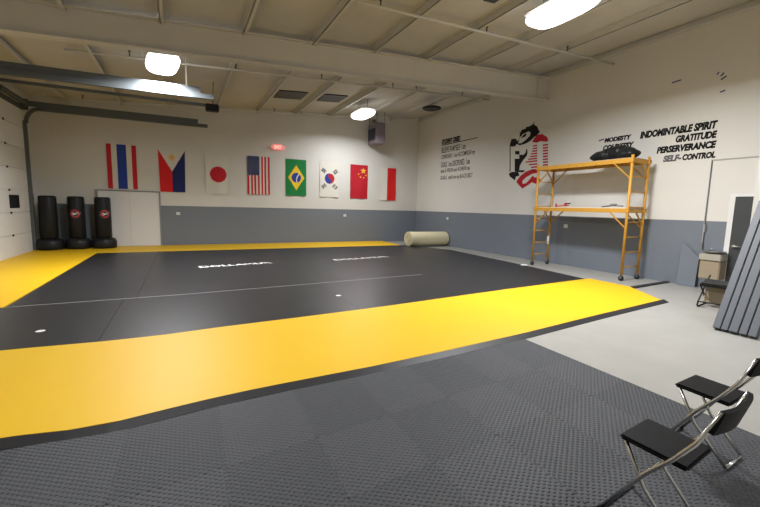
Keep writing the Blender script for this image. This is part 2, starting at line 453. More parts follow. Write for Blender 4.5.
def f_bra(u, v):
    if disc(u, v, .51, .5, .20):
        dx = (u-.51)*W_; dy = (v-.5)*H_
        if abs(math.hypot(dx-.34, dy-.10)-.33) < .022: return 'white'
        return 'rb'
    if abs(u-.51)/.40+abs(v-.5)/.345 < 1: return 'yellow'
    return 'green'
def f_kor(u, v):
    dx = (u-.51)*W_; dy = (v-.47)*H_; d = math.hypot(dx, dy); R = .225
    if d < R:
        return 'kred' if dx > .075*math.sin(dy/R*PI) else 'rb'
    for cu, cv, s, br in ((.2, .255, 1, 0), (.82, .27, -1, 2), (.21, .69, -1, 1), (.80, .70, 1, 3)):
        x = (u-cu)*W_; y = (v-cv)*H_
        a = math.radians(-40*s); p = x*math.cos(a)-y*math.sin(a); q = x*math.sin(a)+y*math.cos(a)
        if abs(p) < .105 and abs(q) < .082:
            n = int((q+.082)/.0547)
            if abs(q-(-.082+.0547*(n+.5))) < .019 and not (br & (1 << (n % 2)) and abs(p) < .014): return 'black'
    return 'white'
def f_chi(u, v):
    if star(u, v, .74, .17, .14): return 'gold'
    for cu, cv in ((.46, .27), (.58, .36), (.76, .37), (.90, .30)):
        if star(u, v, cu, cv, .05, .5): return 'gold'
    return 'dkred'
def f_ind(u, v): return 'white' if u < .46 else 'ored'
def flag(name, x0, ztop, fn, label, w=W_, h=H_, ph=0, sag=.0, taper=0):
    nx, ny = 50, 80
    mb = MB(); bm = mb.bm; used = []; grid = []
    for j in range(ny+1):
        v = j/ny; row = []
        for i in range(nx+1):
            u = i/nx
            off = .014+.010*(1+math.sin(u*9+ph+1.5*v))*(.3+.7*v)+.006*(1+math.sin(v*7+ph*2+u*3))
            zz = -v*h-sag*math.sin(PI*u)*(1-v)
            xx = u*w + taper*(v)*(.5-u)*w
            row.append(bm.verts.new((xx, -off, zz)))
        grid.append(row)
    names = []
    for j in range(ny):
        for i in range(nx):
            c = fn((i+.5)/nx, (j+.5)/ny)
            if c not in names: names.append(c)
            f = bm.faces.new((grid[j][i], grid[j+1][i], grid[j+1][i+1], grid[j][i+1])); f.material_index = names.index(c); f.smooth = True
    t = mb.build(name, [FM[n] for n in names], recalc=False)
    t.location = (x0, 0, ztop)
    tag(t, label, 'flag', 'flags along the back wall')
    return t
flag('wall_flag', -12.47, 3.53, f_thai, 'flag of red, white and wide blue vertical stripes above the white door', ph=.3)
flag('wall_flag', -10.95, 3.48, f_phil, 'flag with red and navy halves and a white sun triangle on top', ph=1.3, taper=.06)
flag('wall_flag', -9.43, 3.46, f_jap, 'white flag with one plain red disc', ph=2.2, sag=.02, taper=.05)
flag('wall_flag', -7.91, 3.50, f_usa, 'flag with navy starred corner and thin red and white stripes', ph=3.1)
flag('wall_flag', -6.40, 3.50, f_bra, 'green flag with yellow diamond and blue globe', ph=4.4)
flag('wall_flag', -4.94, 3.50, f_kor, 'white flag with red and blue disc and four black trigrams', ph=5.2)
flag('wall_flag', -3.53, 3.48, f_chi, 'plain red flag with yellow stars in its upper corner', ph=.9)
flag('wall_flag', -2.06, 3.44, f_ind, 'flag of one white and one red half, nearest the room corner', ph=2.9)

# outlets
def outlet(loc, axis, label):
    t = thing('wall_outlet', loc, label, 'outlet', 'wall outlets')
    if axis == 'y':
        MB().box((0, -.006, 0), (.13, .010, .10), bev=.003).build('outlet_plate', M_outlet, t)
        mb = MB().box((-.03, -.013, 0), (.035, .006, .05)).box((.03, -.013, 0), (.035, .006, .05))
    else:
        MB().box((-.006, 0, 0), (.010, .13, .10), bev=.003).build('outlet_plate', M_outlet, t)
        mb = MB().box((-.013, -.03, 0), (.006, .035, .05)).box((-.013, .03, 0), (.006, .035, .05))
    mb.build('outlet_socket', mat('socket_white', (.55, .55, .53), .4), t)
outlet((-10.38, 0, 1.20), 'y', 'white outlet plate on the grey band below the white-triangle flag')
outlet((-3.76, 0, 1.21), 'y', 'white outlet plate on the grey band below the plain red flag')
outlet((0, -2.56, 1.20), 'x', 'white outlet plate on the grey band behind the cream mat roll')
outlet((0, -8.39, 1.18), 'x', 'white outlet plate on the grey band behind the scaffold')

# ------------------------------------------------------------------ wall lettering on the right wall
def wtext(name, txt, yl, yr, z0, z1, label, m=M_decal, shear=.16, bold=.06, group=None, parent=None):
    c = Vector((-.001, yl, z0))
    mb = text_mb(txt, yl-yr, z1-z0, lambda u, v, d: (-d, -u, v), bold, shear)
    o = mb.build(name, m, parent)
    if parent is None:
        o.location = c; tag(o, label, 'wall lettering', group)
    else: o.location = c-parent.location
    return o
g = 'value words on the right wall'
wtext('wall_word', 'MODESTY', -9.36, -10.07, 3.485, 3.605, 'black slanted wall word MODESTY', group=g)
wtext('wall_word', 'COURTESY', -9.34, -10.15, 3.275, 3.415, 'black slanted wall word COURTESY, partly behind the bag on the scaffold', group=g)
wtext('wall_word', 'INTEGRITY', -9.30, -10.14, 3.06, 3.19, 'black slanted wall word ending ITY just above the scaffold deck', group=g)
wtext('wall_word', 'INDOMINTABLE SPIRIT', -10.28, -11.85, 3.455, 3.63, 'black slanted wall words INDOMINTABLE SPIRIT', group=g)
wtext('wall_word', 'GRATITUDE', -11.08, -11.86, 3.255, 3.415, 'black slanted wall word GRATITUDE', group=g)
wtext('wall_word', 'PERSERVERANCE', -10.70, -11.87, 3.045, 3.205, 'black slanted wall word PERSERVERANCE', group=g)
t = thing('wall_word', (0, -10.86, 2.835), 'slanted wall word SELF-CONTROL, its first half paled by painted glare', 'wall lettering', g)
wtext('glare_lettering', 'SELF-', -10.86, -11.24, 2.835, 2.985, '', M_decalglare, parent=t)
wtext('dark_lettering', 'CONTROL', -11.26, -11.88, 2.835, 2.975, '', parent=t)
# creed
t = thing('wall_creed', (0, -1.92, 2.83), 'small black creed of six lettered lines near the room corner', 'wall lettering')
wtext('heading_lettering', 'STUDENT CREED', -1.92, -3.18, 4.40, 4.61, '', M_decal, 0, .06, parent=t)
MB().prism([(-.001, 0, 4.355-2.83), (-.001, -2.32, 4.355-2.83), (-.001, -2.32, 4.385-2.83), (-.001, 0, 4.385-2.83)], (-.004, 0, 0)).build('heading_rule', M_decal, t)
mg = mat('brownish_decal', (.045, .035, .035), .5)
for txt, yr, z0, z1, mm in (('BELIEVE IN MYSELF  I am', -3.55, 4.03, 4.27, mg), ('CONFIDENT.  I can ACCOMPLISH my', -4.12, 3.72, 3.95, mg),
                           ('GOALS.  I am DISCIPLINED.  I am', -3.85, 3.41, 3.64, mg), ('have A VISION and ACHIEVE my', -3.88, 3.13, 3.34, mg),
                           ('GOALS.  until I am my BLACK BELT', -4.05, 2.83, 3.05, mg)):
    wtext('creed_lettering', txt, -1.92, yr, z0, z1, '', mm, 0, .012, parent=t)
# logo
LOGO = {'head': [(-5.92, 3.874), (-5.991, 4.067), (-6.192, 4.049), (-6.257, 3.946), (-6.347, 4.027), (-6.352, 4.208), (-6.445, 4.311), (-6.58, 4.31), (-6.621, 4.369), (-6.739, 4.364), (-6.883, 4.409), (-6.932, 4.499), (-6.923, 4.382), (-7.061, 4.309), (-7.114, 4.202), (-7.184, 4.113), (-7.126, 4.073), (-6.964, 3.988), (-6.814, 3.885), (-6.622, 3.824), (-6.387, 3.803), (-6.243, 3.864), (-6.158, 3.791), (-5.962, 3.815)], 'jaw': [(-6.305, 3.877), (-6.371, 4.065), (-6.473, 4.153), (-6.72, 4.206), (-6.809, 4.152), (-6.786, 4.055), (-6.612, 3.938), (-6.45, 3.868)], 'tooth': [(-6.43, 4.015), (-6.477, 4.101), (-6.606, 4.163), (-6.65, 4.116), (-6.589, 4.054), (-6.509, 4.045)], 'sq': [(-6.192, 3.639), (-6.383, 3.616), (-6.393, 3.5), (-6.202, 3.521)], 'mass': [(-6.193, 3.379), (-6.398, 3.359), (-6.387, 3.491), (-6.586, 3.469), (-6.66, 3.543), (-6.677, 3.654), (-6.727, 3.607), (-6.731, 3.489), (-6.711, 3.42), (-6.549, 3.276), (-6.44, 3.119), (-6.425, 2.973), (-6.671, 2.955), (-6.624, 2.886), (-6.232, 2.934)], 'line': [(-5.923, 3.847), (-5.96, 3.842), (-6.036, 2.948), (-5.999, 2.95)], 'foot': [(-5.968, 2.887), (-6.109, 2.942), (-6.395, 2.912), (-6.455, 2.787), (-6.303, 2.769), (-6.257, 2.638), (-6.128, 2.726), (-6.013, 2.786)], 'cap': [(-6.894, 3.849), (-7.053, 4.049), (-7.269, 4.041), (-7.459, 3.926), (-7.534, 3.809), (-7.479, 3.769), (-7.228, 3.823), (-7.076, 3.794)], 'tail': [(-6.338, 2.614), (-6.506, 2.785), (-6.726, 2.907), (-6.962, 2.957), (-7.216, 2.899), (-7.205, 2.834), (-6.975, 2.81), (-6.742, 2.716), (-6.593, 2.601), (-6.62, 2.504), (-6.759, 2.525), (-6.857, 2.602), (-7.013, 2.754), (-7.086, 2.697), (-7.218, 2.689), (-7.321, 2.631), (-7.374, 2.576), (-7.171, 2.48), (-6.999, 2.541), (-6.869, 2.466), (-6.615, 2.352), (-6.48, 2.454), (-6.361, 2.557)]}
STRIPES = [(-6.943, 3.69), (-6.937, 3.605), (-6.919, 3.522), (-6.881, 3.44), (-6.856, 3.358), (-6.785, 3.278), (-6.686, 3.2), (-6.827, 3.1), (-6.926, 3.005), (-6.934, 2.92)]
lg = thing('wall_logo', (0, -6.7, 2.4), 'black and red dragon wall logo lettered F20 behind the scaffold end', 'wall logo')
def decal(name, polys, m, x=-.001, th=.003):
    mb = MB()
    for p in polys: mb.prism([(x, y+6.7, z-2.4) for y, z in p], (-th, 0, 0))
    return mb.build(name, m, lg)
decal('dragon_head', [LOGO['head']], M_decal)
decal('dragon_jaw', [LOGO['jaw']], mat('decal_white', OFFWHITE, .55), -.004, .002)
decal('dragon_tooth', [LOGO['tooth']], M_decal, -.006, .002)
decal('numeral_ground', [LOGO['sq'], LOGO['mass'], LOGO['line']], M_decal)
decal('dragon_claw', [LOGO['foot']], M_decal)
decal('numeral_cap', [LOGO['cap']], M_red)
st = []
for i, (yl, z) in enumerate(STRIPES):
    yr = -7.113-.008*i
    st.append([(yl, z), (yr, z-.005), (yr, z+.040), (yl, z+.042)])
for i in range(8):
    yl = -7.331-.008*i; z = 3.66-.089*i
    st.append([(yl, z), (yl-.197, z-.006), (yl-.197, z+.042), (yl, z+.048)])
decal('numeral_stripes', st, M_red)
decal('dragon_tail', [LOGO['tail']], M_red)
# bits of blue tape left on the wall
for i, (a, b, lb) in enumerate((((-10.87, 4.64), (-11.06, 4.66), 'blue tape strip high on the wall above INDOMINTABLE'),
                          ((-11.73, 4.58), (-11.76, 4.63), 'smallest blue tape bit, leading the cluster of three above SPIRIT'),
                          ((-11.80, 4.53), (-11.85, 4.59), 'steep blue tape bit in the middle of the cluster of three above SPIRIT'),
                          ((-11.81, 4.455), (-11.90, 4.51), 'longer blue tape bit at the bottom of the cluster of three above SPIRIT'),
                          ((-11.82, 4.20), (-11.91, 4.22), 'single blue tape strip below the cluster above SPIRIT'),
                          ((-9.20, 3.565), (-9.345, 3.585), 'blue tape strip just before the word MODESTY'))):
    tag(MB().bar((-.004, *a), (-.004, *b), .028, .005, up=(1, 0, 0)).build('tape_strip', M_blue), lb, 'tape', 'blue tape bits on the wall')

# ------------------------------------------------------------------ mats
MT = .04
def slabmat(name, pts, m, label, group, th=MT, cat='mat'):
    mb = MB(); mb.prism([(x, y, .001) for x, y in pts], (0, 0, th-.001))
    bmesh.ops.bevel(mb.bm, geom=[e for e in mb.bm.edges if all(v.co.z > th*.6 for v in e.verts)], offset=.002, segments=1, affect='EDGES')
    return tag(mb.build(name, m), label, cat, group)
def poly(pts):
    def f(x):
        if x <= pts[0][0]: return pts[0][1]
        for (a, b), (c, d) in zip(pts, pts[1:]):
            if x <= c: return b+(d-b)*(x-a)/(c-a)
        (a, b), (c, d) = pts[-2:]
        return b+(d-b)*(x-a)/(c-a)
    return f
# the laid edges wander a little
fy = poly([(-14.2, -12.98), (-11.36, -13.0), (-11.1, -13.07), (-10.78, -13.11), (-10.45, -13.06), (-10.16, -13.02), (-9.69, -12.985), (-8.57, -12.97), (-7.69, -12.92), (-6.37, -12.82), (-4.67, -12.64), (-2.59, -12.45)])
by = poly([(-14.2, -10.95), (-11.9, -10.97), (-11.1, -11.05), (-10.5, -11.06), (-9.86, -11.0), (-8.81, -10.95), (-7.5, -10.87), (-6.49, -10.77), (-4.7, -10.6), (-1.84, -10.38)])
sy = lambda x: -8.88+.063*max(0, x+10.2)                                # black / black seam
G = .0012
def strip(xa, xb, f, n=12): return [(xa+(xb-xa)*k/n, f(xa+(xb-xa)*k/n)) for k in range(n+1)]
# yellow front strip with its cut end
pts = strip(-14.2, -2.45, lambda x: fy(x)+.092, 40)+[(-1.70, -11.35), (-1.62, by(-1.62)-G)]+strip(-1.75, -14.2, lambda x: by(x)-G, 40)
slabmat('border_mat', pts, M_yellow, 'long yellow mat strip in front of the black mats', 'yellow border mats')
slabmat('border_mat', [(-14.35, -8.9), (-12.59, -8.9), (-12.57, -2.12), (-14.35, -2.12)], M_yellow, 'yellow mat strip running along the white overhead door', 'yellow border mats')
slabmat('border_mat', [(-14.35, -2.11), (-2.0, -2.11), (-1.9, -.06), (-14.35, -.06)], M_yellow, 'yellow mat strip along the wall of flags', 'yellow border mats')
# black field panels
rx = lambda y: -1.02-(-y-4.2)*.105 if y < -4.2 else -1.02-(y+4.2)*.35
lb = ['black field mat panel beside the left yellow strip', 'black field mat panel bearing the nearer white lettering', 'black field mat panel bearing the farther white lettering', 'black field mat panel at the bare concrete end']
xs = [-12.56, -10.95, -7.25, -3.7]
pans = []
for i in range(4):
    if i < 3:
        p = strip(xs[i]+G, xs[i+1]-G, lambda x: sy(x)+G)+[(xs[i+1]-G, -2.12), (xs[i]+G, -2.12)]
    else:
        p = strip(xs[i]+G, rx(-8.4), lambda x: sy(x)+G)+[(rx(-4.2), -4.2), (-1.85, -2.12), (xs[i]+G, -2.12)]
    pans.append(slabmat('floor_mat', p, M_blackmat, lb[i], 'black field mats'))
lb = ['black strip mat with a white mark, touching the frame side nearest the overhead door', 'black strip mat between the two white marks', 'black strip mat reaching the bare concrete']
lb[0] = 'black strip mat bearing a white dot, in front of the left yellow strip'
lb[1] = 'middle black strip mat, between the dotted one and the small white patch'
lb[2] = 'black strip mat ending at the bare concrete by the scaffold'
xs = [-14.2, -11.12, -7.85, -1.5]
for i in range(3):
    if i < 2: p = strip(xs[i]+G, xs[i+1]-G, lambda x: by(x)+G)+strip(xs[i+1]-G, xs[i]+G, lambda x: sy(x)-G)
    else: p = strip(xs[i]+G, -1.78, lambda x: by(x)+G)+strip(rx(-8.4)-.02, xs[i]+G, lambda x: sy(x)-G)
    pans.append(slabmat('floor_mat', p, M_blackmat, lb[i], 'black strip mats'))
# printed lettering and dots on the mats (parts of the panels)
def mtext(o, txt, ax, ay, bx, by_, h):
    dx, dy = bx-ax, by_-ay; L = math.hypot(dx, dy); ux, uy = dx/L, dy/L
    mb = text_mb(txt, L, h, lambda u, v, d: (ax+ux*u-uy*v, ay+uy*u+ux*v, MT+.0005+d), .04, 0, .0015)
    mb.build('mat_lettering', M_ink, o)
mtext(pans[1], 'DOLLAMUR', -9.90, -5.95, -8.10, -5.68, .25)
mtext(pans[2], 'DOLLAMUR', -6.30, -5.72, -4.40, -5.45, .25)
for i, c, o in ((0, (-11.79, -10.36), pans[4]), (1, (-7.83, -9.90), pans[6])):
    mb = MB(); mb.lathe([(.048, MT+.0005), (.045, MT+.002)], (c[0], c[1], 0), 20); mb.build('mat_emblem', M_ink, o)
# grey strip along the long seam and black edge ramps
mb = MB()
for a, b in zip(strip(-12.55, -5.2, sy, 10), strip(-12.55, -5.2, sy, 10)[1:]):
    mb.prism([(a[0], a[1]-.02, MT+.0006), (b[0], b[1]-.02, MT+.0006), (b[0], b[1]+.02, MT+.0006), (a[0], a[1]+.02, MT+.0006)], (0, 0, .0012))
tag(mb.build('seam_strip', M_seamgrey), 'thin grey strip over the long seam between black mats', 'tape')
mb = MB()
pl = strip(-14.2, -2.35, fy, 48)
for a, b in zip(pl, pl[1:]):
    V = [mb.bm.verts.new(p) for p in ((a[0], a[1], .001), (b[0], b[1], .001), (b[0], b[1], .008), (a[0], a[1], .008),
                                      (a[0], a[1]+.088, .001), (b[0], b[1]+.088, .001), (b[0], b[1]+.088, MT), (a[0], a[1]+.088, MT))]
    for q in ((0, 1, 2, 3), (3, 2, 6, 7), (7, 6, 5, 4), (4, 5, 1, 0)): mb.bm.faces.new([V[k] for k in q])
bmesh.ops.remove_doubles(mb.bm, verts=mb.bm.verts, dist=.0001)
bmesh.ops.holes_fill(mb.bm, edges=[e for e in mb.bm.edges if e.is_boundary])
tag(mb.build('edge_ramp', M_ramp), 'long black rubber ramp edging the yellow front strip', 'edge ramp')
mb = MB(); mb.prism([(-1.62, -11.42, .001), (.0-.02, -11.30, .001), (-.02, -11.20, .001), (-1.60, -11.30, .001)], (0, 0, .022))
tag(mb.build('edge_strip', M_ramp), 'short black strip on bare concrete reaching the right wall', 'edge strip')
mb = MB(); bmesh.ops.create_icosphere(mb.bm, subdivisions=2, radius=.12)
for v in mb.bm.verts: v.co = Vector((v.co.x*1.1, v.co.y*.8, v.co.z*.3+.03))*(1+random.uniform(-.12, .12))
tag(mb.build('paper_scrap', M_paper, origin=(0, 0, 0)), 'crumpled white scrap on concrete beside the black mat edge', 'scrap').location = (-1.42, -8.2, .005)

# puzzle foam tiles
TT = .012
colx = lambda i, y: -10.03+.592*i+.03*(-13.4-y)*-1
def node(i, j):
    """grid corner: column i, row j (row 0 butts on the ramp)"""
    x = -10.03+.592*i
    if j == 0: y = fy(x)-.004
    else: y = -13.80-.61*(j-1)+.085*(x+10)
    return Vector((x+.03*(y+13.2), y, 0))
def edge(a, b, teeth, sgn):
    pts = [a]
    if not teeth: return pts
    d = b-a; n = Vector((-d.y, d.x, 0)).normalized()*.011*sgn; T = 9
    for k in range(T):
        t0 = (k+.22)/T; t1 = (k+.78)/T
        s_ = 1 if k % 2 == 0 else -1
        pts += [a+d*(t0-.012), a+d*t0+n*s_, a+d*t1+n*s_, a+d*(t1+.012)]
    return pts
PM = [plate_mat('foam_tile_tread_a', (.056, .059, .068), .0), plate_mat('foam_tile_tread_b', (.048, .051, .058), PI/2)]  # second one darker: light on the turned tread put into the colour
for i in range(-4, 6):
    for j in range(0, 4):
        if j == 3 and i < 0: continue
        A, B, C_, D = node(i, j+1), node(i+1, j+1), node(i+1, j), node(i, j)
        bot = edge(A, B, j < 3, 1)
        rgt = edge(B, C_, i < 5, 1)
        top = edge(D, C_, j > 0, 1)[::-1] if j > 0 else [C_]
        top = ([C_]+edge(D, C_, True, 1)[::-1][:-1]) if j > 0 else [C_]
        lft = ([D]+edge(A, D, True, 1)[::-1][:-1])
        P = bot+rgt+top+lft
        c = (A+B+C_+D)/4
        P = [(p-c)*.998+c for p in P]
        mb = MB(); mb.prism([(p.x, p.y, .001) for p in P], (0, 0, TT-.001))
        bmesh.ops.bevel(mb.bm, geom=[e for e in mb.bm.edges if all(v.co.z > TT-.001 for v in e.verts)], offset=.0055, segments=1, affect='EDGES')
        o = mb.build('foam_tile', PM[(i+j) % 2], origin=(c.x, c.y, 0))
        lab = 'charcoal foam tile with studded tread and toothed edges, before the yellow strip'
        tag(o, lab, 'floor tile', 'interlocking foam floor tiles')

# rolled cream mat
t = thing('rolled_mat', (-1.90, -2.45, MT), 'cream rolled-up mat lying at the end of the black mats', 'rolled mat')
mb = MB()
R0 = .315; n = 64
ring = []
pr = []
for k in range(n): a = 2*PI*k/n; pr.append((R0*math.cos(a)*1.05, R0*math.sin(a)*.93+.293))
mb.prism([(0.01, y, z) for y, z in pr], (1.85, 0, 0))
for f in mb.bm.faces: f.smooth = len(f.verts) == 4
bmesh.ops.bevel(mb.bm, geom=[e for e in mb.bm.edges if abs(e.verts[0].co.x-e.verts[1].co.x) < 1e-4], offset=.02, segments=2, affect='EDGES')
mb.build('roll_body', M_cream, t)
mb = MB(); sp = []
for k in range(110):
    a = k*.23; r = .03+.0102*a
    if r > .28: break
    sp.append((.004, r*math.cos(a)*1.05, r*math.sin(a)*.93+.293))
mb.tube(sp, .006, 5); mb.build('spiral_end', mat('cream_shadow', (.33, .27, .15), .7), t)

# ------------------------------------------------------------------ standing punch bags
def bag(x, y, label, logo):
    t = thing('punching_bag', (x, y, MT), label, 'punching bag', 'freestanding punching bags')
    MB().lathe([(.30, 0), (.335, .03), (.345, .10), (.34, .24), (.30, .32), (.23, .345)], seg=40).build('bag_base', M_black, t)
    MB().lathe([(.20, .345), (.222, .37), (.225, 1.0), (.225, 1.60), (.215, 1.66), (.17, 1.68)], seg=40).build('bag_body', M_black, t)
    if logo:
        # emblem wrapped on the cylinder, facing the camera side
        a0 = math.atan2(-16.1-y, -10.2-x)+logo[0]; zc = 1.13
        mb = MB()
        def cyl(aa, zz, r): return Vector((r*math.cos(a0+aa), r*math.sin(a0+aa), zz))
        n = 28; R1, R2 = .135, .07
        for k in range(n):
            A = [2*PI*k/n, 2*PI*(k+1)/n]
            q = [(rr*math.cos(t_), rr*math.sin(t_)) for t_, rr in ((A[0], R1), (A[1], R1), (A[1], R2), (A[0], R2))]
            mb.bm.faces.new([mb.bm.verts.new(cyl(u/.226, zc+v, .2275)) for u, v in q])
        mb.build('emblem_ring', mat('emblem_red', (.25, .02, .025), .5), t)
        mb = MB(); sw = [(-.17, -.045), (-.08, -.03), (-.05, -.05), (.02, -.02), (.10, -.005), (.17, .045), (.10, .035), (.06, .05), (.0, .02), (-.05, .035), (-.09, .0)]
        m_ = len(sw)
        cvt = mb.bm.verts.new(cyl(0, zc+.0, .2295))
        vs = [mb.bm.verts.new(cyl(u/.226, zc+v, .2295)) for u, v in sw]
        for k in range(m_): mb.bm.faces.new((cvt, vs[k], vs[(k+1) % m_]))
        mb.build('emblem_script', mat('emblem_white', (.62, .60, .60), .5), t)
    return t
bag(-13.95, -.78, 'plain black standing punching bag closest to the overhead door', None)
bag(-13.28, -.60, 'black standing punching bag with red emblem, middle of the three', (-.18,))
bag(-12.58, -.58, 'black standing punching bag with red emblem, in front of the white door', (.22,))
t = MB().box((0, 0, .86), (.075, .13, 1.70), bev=.006).build('corner_post', M_wood); t.location = (-14.337, -.72, MT)
MB().box((0, .0, 1.62), (.085, .145, .22), bev=.01).build('post_cap', M_track, t)
tag(t, 'weathered tan wooden post standing in the corner beside the overhead door', 'post')

# ------------------------------------------------------------------ scaffold
SX0, SX1, SY0, SY1 = -.97, -.32, -8.08, -10.72      # near / far posts, left / right end
sc = thing('scaffold', ((SX0+SX1)/2, (SY0+SY1)/2, 0), 'yellow rolling scaffold with two decks beside the right wall', 'scaffold')
so = Vector(sc.location)
def L(x, y, z): return (x-so.x, y-so.y, z)
for y in (SY0, SY1):
    for x in (SX0, SX1):
        MB().tube([L(x, y, .14), L(x, y, 2.95)], .032, 12).build('post', M_scaf, sc)
        cz = MB().tube([L(x, y, .10), L(x, y, .20)], .018, 8).box(L(x, y, .115), (.05, .07, .02)).span(L(x-.028, y-.03, .05), L(x-.022, y+.03, .115)).span(L(x+.022, y-.03, .05), L(x+.028, y+.03, .115))
        c = cz.build('caster', M_track, sc)
        MB().lathe([(.045, -.018), (.06, -.014), (.06, .014), (.045, .018)], L(x, y, .0605), 20, 'X').build('caster_wheel', M_dark, c)
    for k in range(8):
        z = .33+.355*k
        MB().tube([L(SX0, y, z), L(SX1, y, z)], .014, 8).build('rung', M_scaf, sc)
for zt, nm in ((2.88, 'upper_deck'), (1.72, 'lower_deck')):
    for x in (SX0, SX1):
        mb = MB().bar(L(x, SY0+.03, zt-.055), L(x, SY1-.03, zt-.055), .04, .10)
        mb.bar(L(x, SY0, zt-.1), L(x, SY0, zt), .085, .085, up=(1, 0, 0)).bar(L(x, SY1, zt-.1), L(x, SY1, zt), .085, .085, up=(1, 0, 0))
        mb.build('side_rail', M_scaf, sc)
    for y in (SY0, SY1):
        MB().bar(L(SX0, y, zt-.06), L(SX1, y, zt-.06), .04, .09).build('end_rail', M_scaf, sc)
    m_ = M_ply if zt > 2 else mat('pale_plywood', (.58, .53, .43), .7)
    MB().span(L(SX0+.02, SY0-.04, zt-.01), L(SX1-.02, SY1+.04, zt+.015)).build(nm, m_, sc)
    mb = MB()
    for k in range(5):
        y = SY0-.4-.46*k
        mb.bar(L(SX0+.02, y, zt-.05), L(SX1-.02, y, zt-.05), .03, .04)
    mb.build('deck_joist', M_scaf, sc)
    for x in (SX0, SX1):
        for y, d in ((SY0, -1), (SY1, 1)):
            MB().bar(L(x, y, zt-.48), L(x, y+d*.42, zt-.10), .02, .035, up=(1, 0, 0)).build('corner_brace', M_scaf, sc)
    for y in (SY0, SY1):
        MB().bar(L(SX1, y, zt-.42), L(SX1-.30, y, zt-.09), .02, .035, up=(0, 1, 0)).build('corner_brace', M_scaf, sc)
MB().span(L(SX1-.037, SY0-.035, .62), L(SX1-.03, SY0+.035, .86)).build('post_sticker', M_paper, sc)['label'] = 'white paper sticker'

# things on the scaffold decks
def lump(name, m, loc, dims, n, seed, label, cat):
    rnd = random.Random(seed); mb = MB()
    for k in range(n):
        r = bmesh.ops.create_icosphere(mb.bm, subdivisions=3, radius=1)
        c = Vector(((rnd.random()-.5)*dims[0]*.45, (k/(max(1, n-1))-.5)*dims[1]*.62, 0)); h = dims[2]*(.55+.45*math.sin(PI*(k+.7)/(n+.4)))
        for v in r['verts']:
            v.co = Vector((v.co.x*dims[0]*.42, v.co.y*dims[1]*.30, max(0, (v.co.z*.55+.45))*h))+c
            v.co += Vector((math.sin(v.co.y*31+k), math.sin(v.co.z*41+k*2), math.sin(v.co.x*37+k)))*.012
    for f in mb.bm.faces: f.smooth = True
    bmesh.ops.recalc_face_normals(mb.bm, faces=mb.bm.faces)
    me_ = mb.build(name, m); 
    rm = me_.modifiers.new('merge', 'REMESH'); rm.mode = 'VOXEL'; rm.voxel_size = .018; rm.use_smooth_shade = True
    dg = bpy.context.evaluated_depsgraph_get(); nm = bpy.data.meshes.new_from_object(me_.evaluated_get(dg)); me_.modifiers.clear(); me_.data = nm
    zmin = min(v.co.z for v in nm.vertices)
    for v in nm.vertices: v.co.z -= zmin
    me_.location = loc
    return tag(me_, label, cat)
lump('duffel_bag', M_black, (-.62, -10.10, 2.897), (.46, .98, .35), 6, 3, 'lumpy black bag lying on the top scaffold deck', 'bag')
t = thing('bar_clamp', (-.70, -8.73, 1.737), 'red bar clamp lying on the lower scaffold deck', 'clamp')
MB().bar((0, .22, .02), (0, -.22, .05), .02, .03).build('clamp_bar', M_clampred, t)
MB().box((0, .18, .05), (.03, .05, .10), bev=.008).box((0, -.12, .07), (.035, .07, .10), bev=.01).build('clamp_jaw', M_clampred, t)
MB().tube([(0, -.12, .09), (0, -.27, .10)], .018, 10).build('clamp_handle', M_dark, t)
t = thing('hand_tool', (-.72, -10.2, 1.737), 'grey long-handled tool lying on the lower scaffold deck', 'tool')
MB().tube([(0, .28, .015), (0, .0, .05), (0, -.26, .04)], .014, 8).build('tool_handle', M_track, t)
MB().box((0, -.02, .075), (.06, .16, .05), bev=.012).build('tool_head', M_steel, t)

# ------------------------------------------------------------------ corner by the charcoal door
t = thing('drinking_fountain', (0, -12.14, .25), 'steel-topped tan drinking fountain on the wall beside the charcoal door', 'drinking fountain')
mb = MB().box((-.16, 0, .20), (.30, .36, .40), bev=.015); mb.build('fountain_body', M_tan, t)
mb = MB().box((-.17, 0, .47), (.34, .39, .14), bev=.015); mb.build('fountain_shroud', mat('pale_steel', (.36, .34, .30), .45), t)
mb = MB(); mb.lathe([(.12, 0), (.20, .05), (.22, .06), (.20, .062), (.10, .02)], (0, 0, 0), 28)
for v in mb.bm.verts: v.co = Vector((v.co.x*.75-.17, v.co.y*.95, v.co.z+.54))
mb.build('basin', M_steel, t)
MB().tube([(-.05, .10, .55), (-.05, .10, .63), (-.11, .08, .65)], .012, 8).build('spout', M_steel, t)
MB().tube([(-.10, -.05, 0), (-.10, -.05, -.12), (-.02, -.05, -.16)], .025, 10).build('drain_pipe', M_dark, t)
# painted board leaning on the wall
b_ = MB(); b_.prism([(0, 0, 0), (0, -.36, 0), (0, -.36, .66), (0, -.05, .95), (0, 0, .95)], (-.022, 0, 0))
o = b_.build('leaning_board', M_boardg); o.location = (-.10, -11.48, .003); o.rotation_euler = (0, math.radians(5), 0)
tag(o, 'grey-blue board with a cut corner leaning on the wall beside the drinking fountain', 'board')
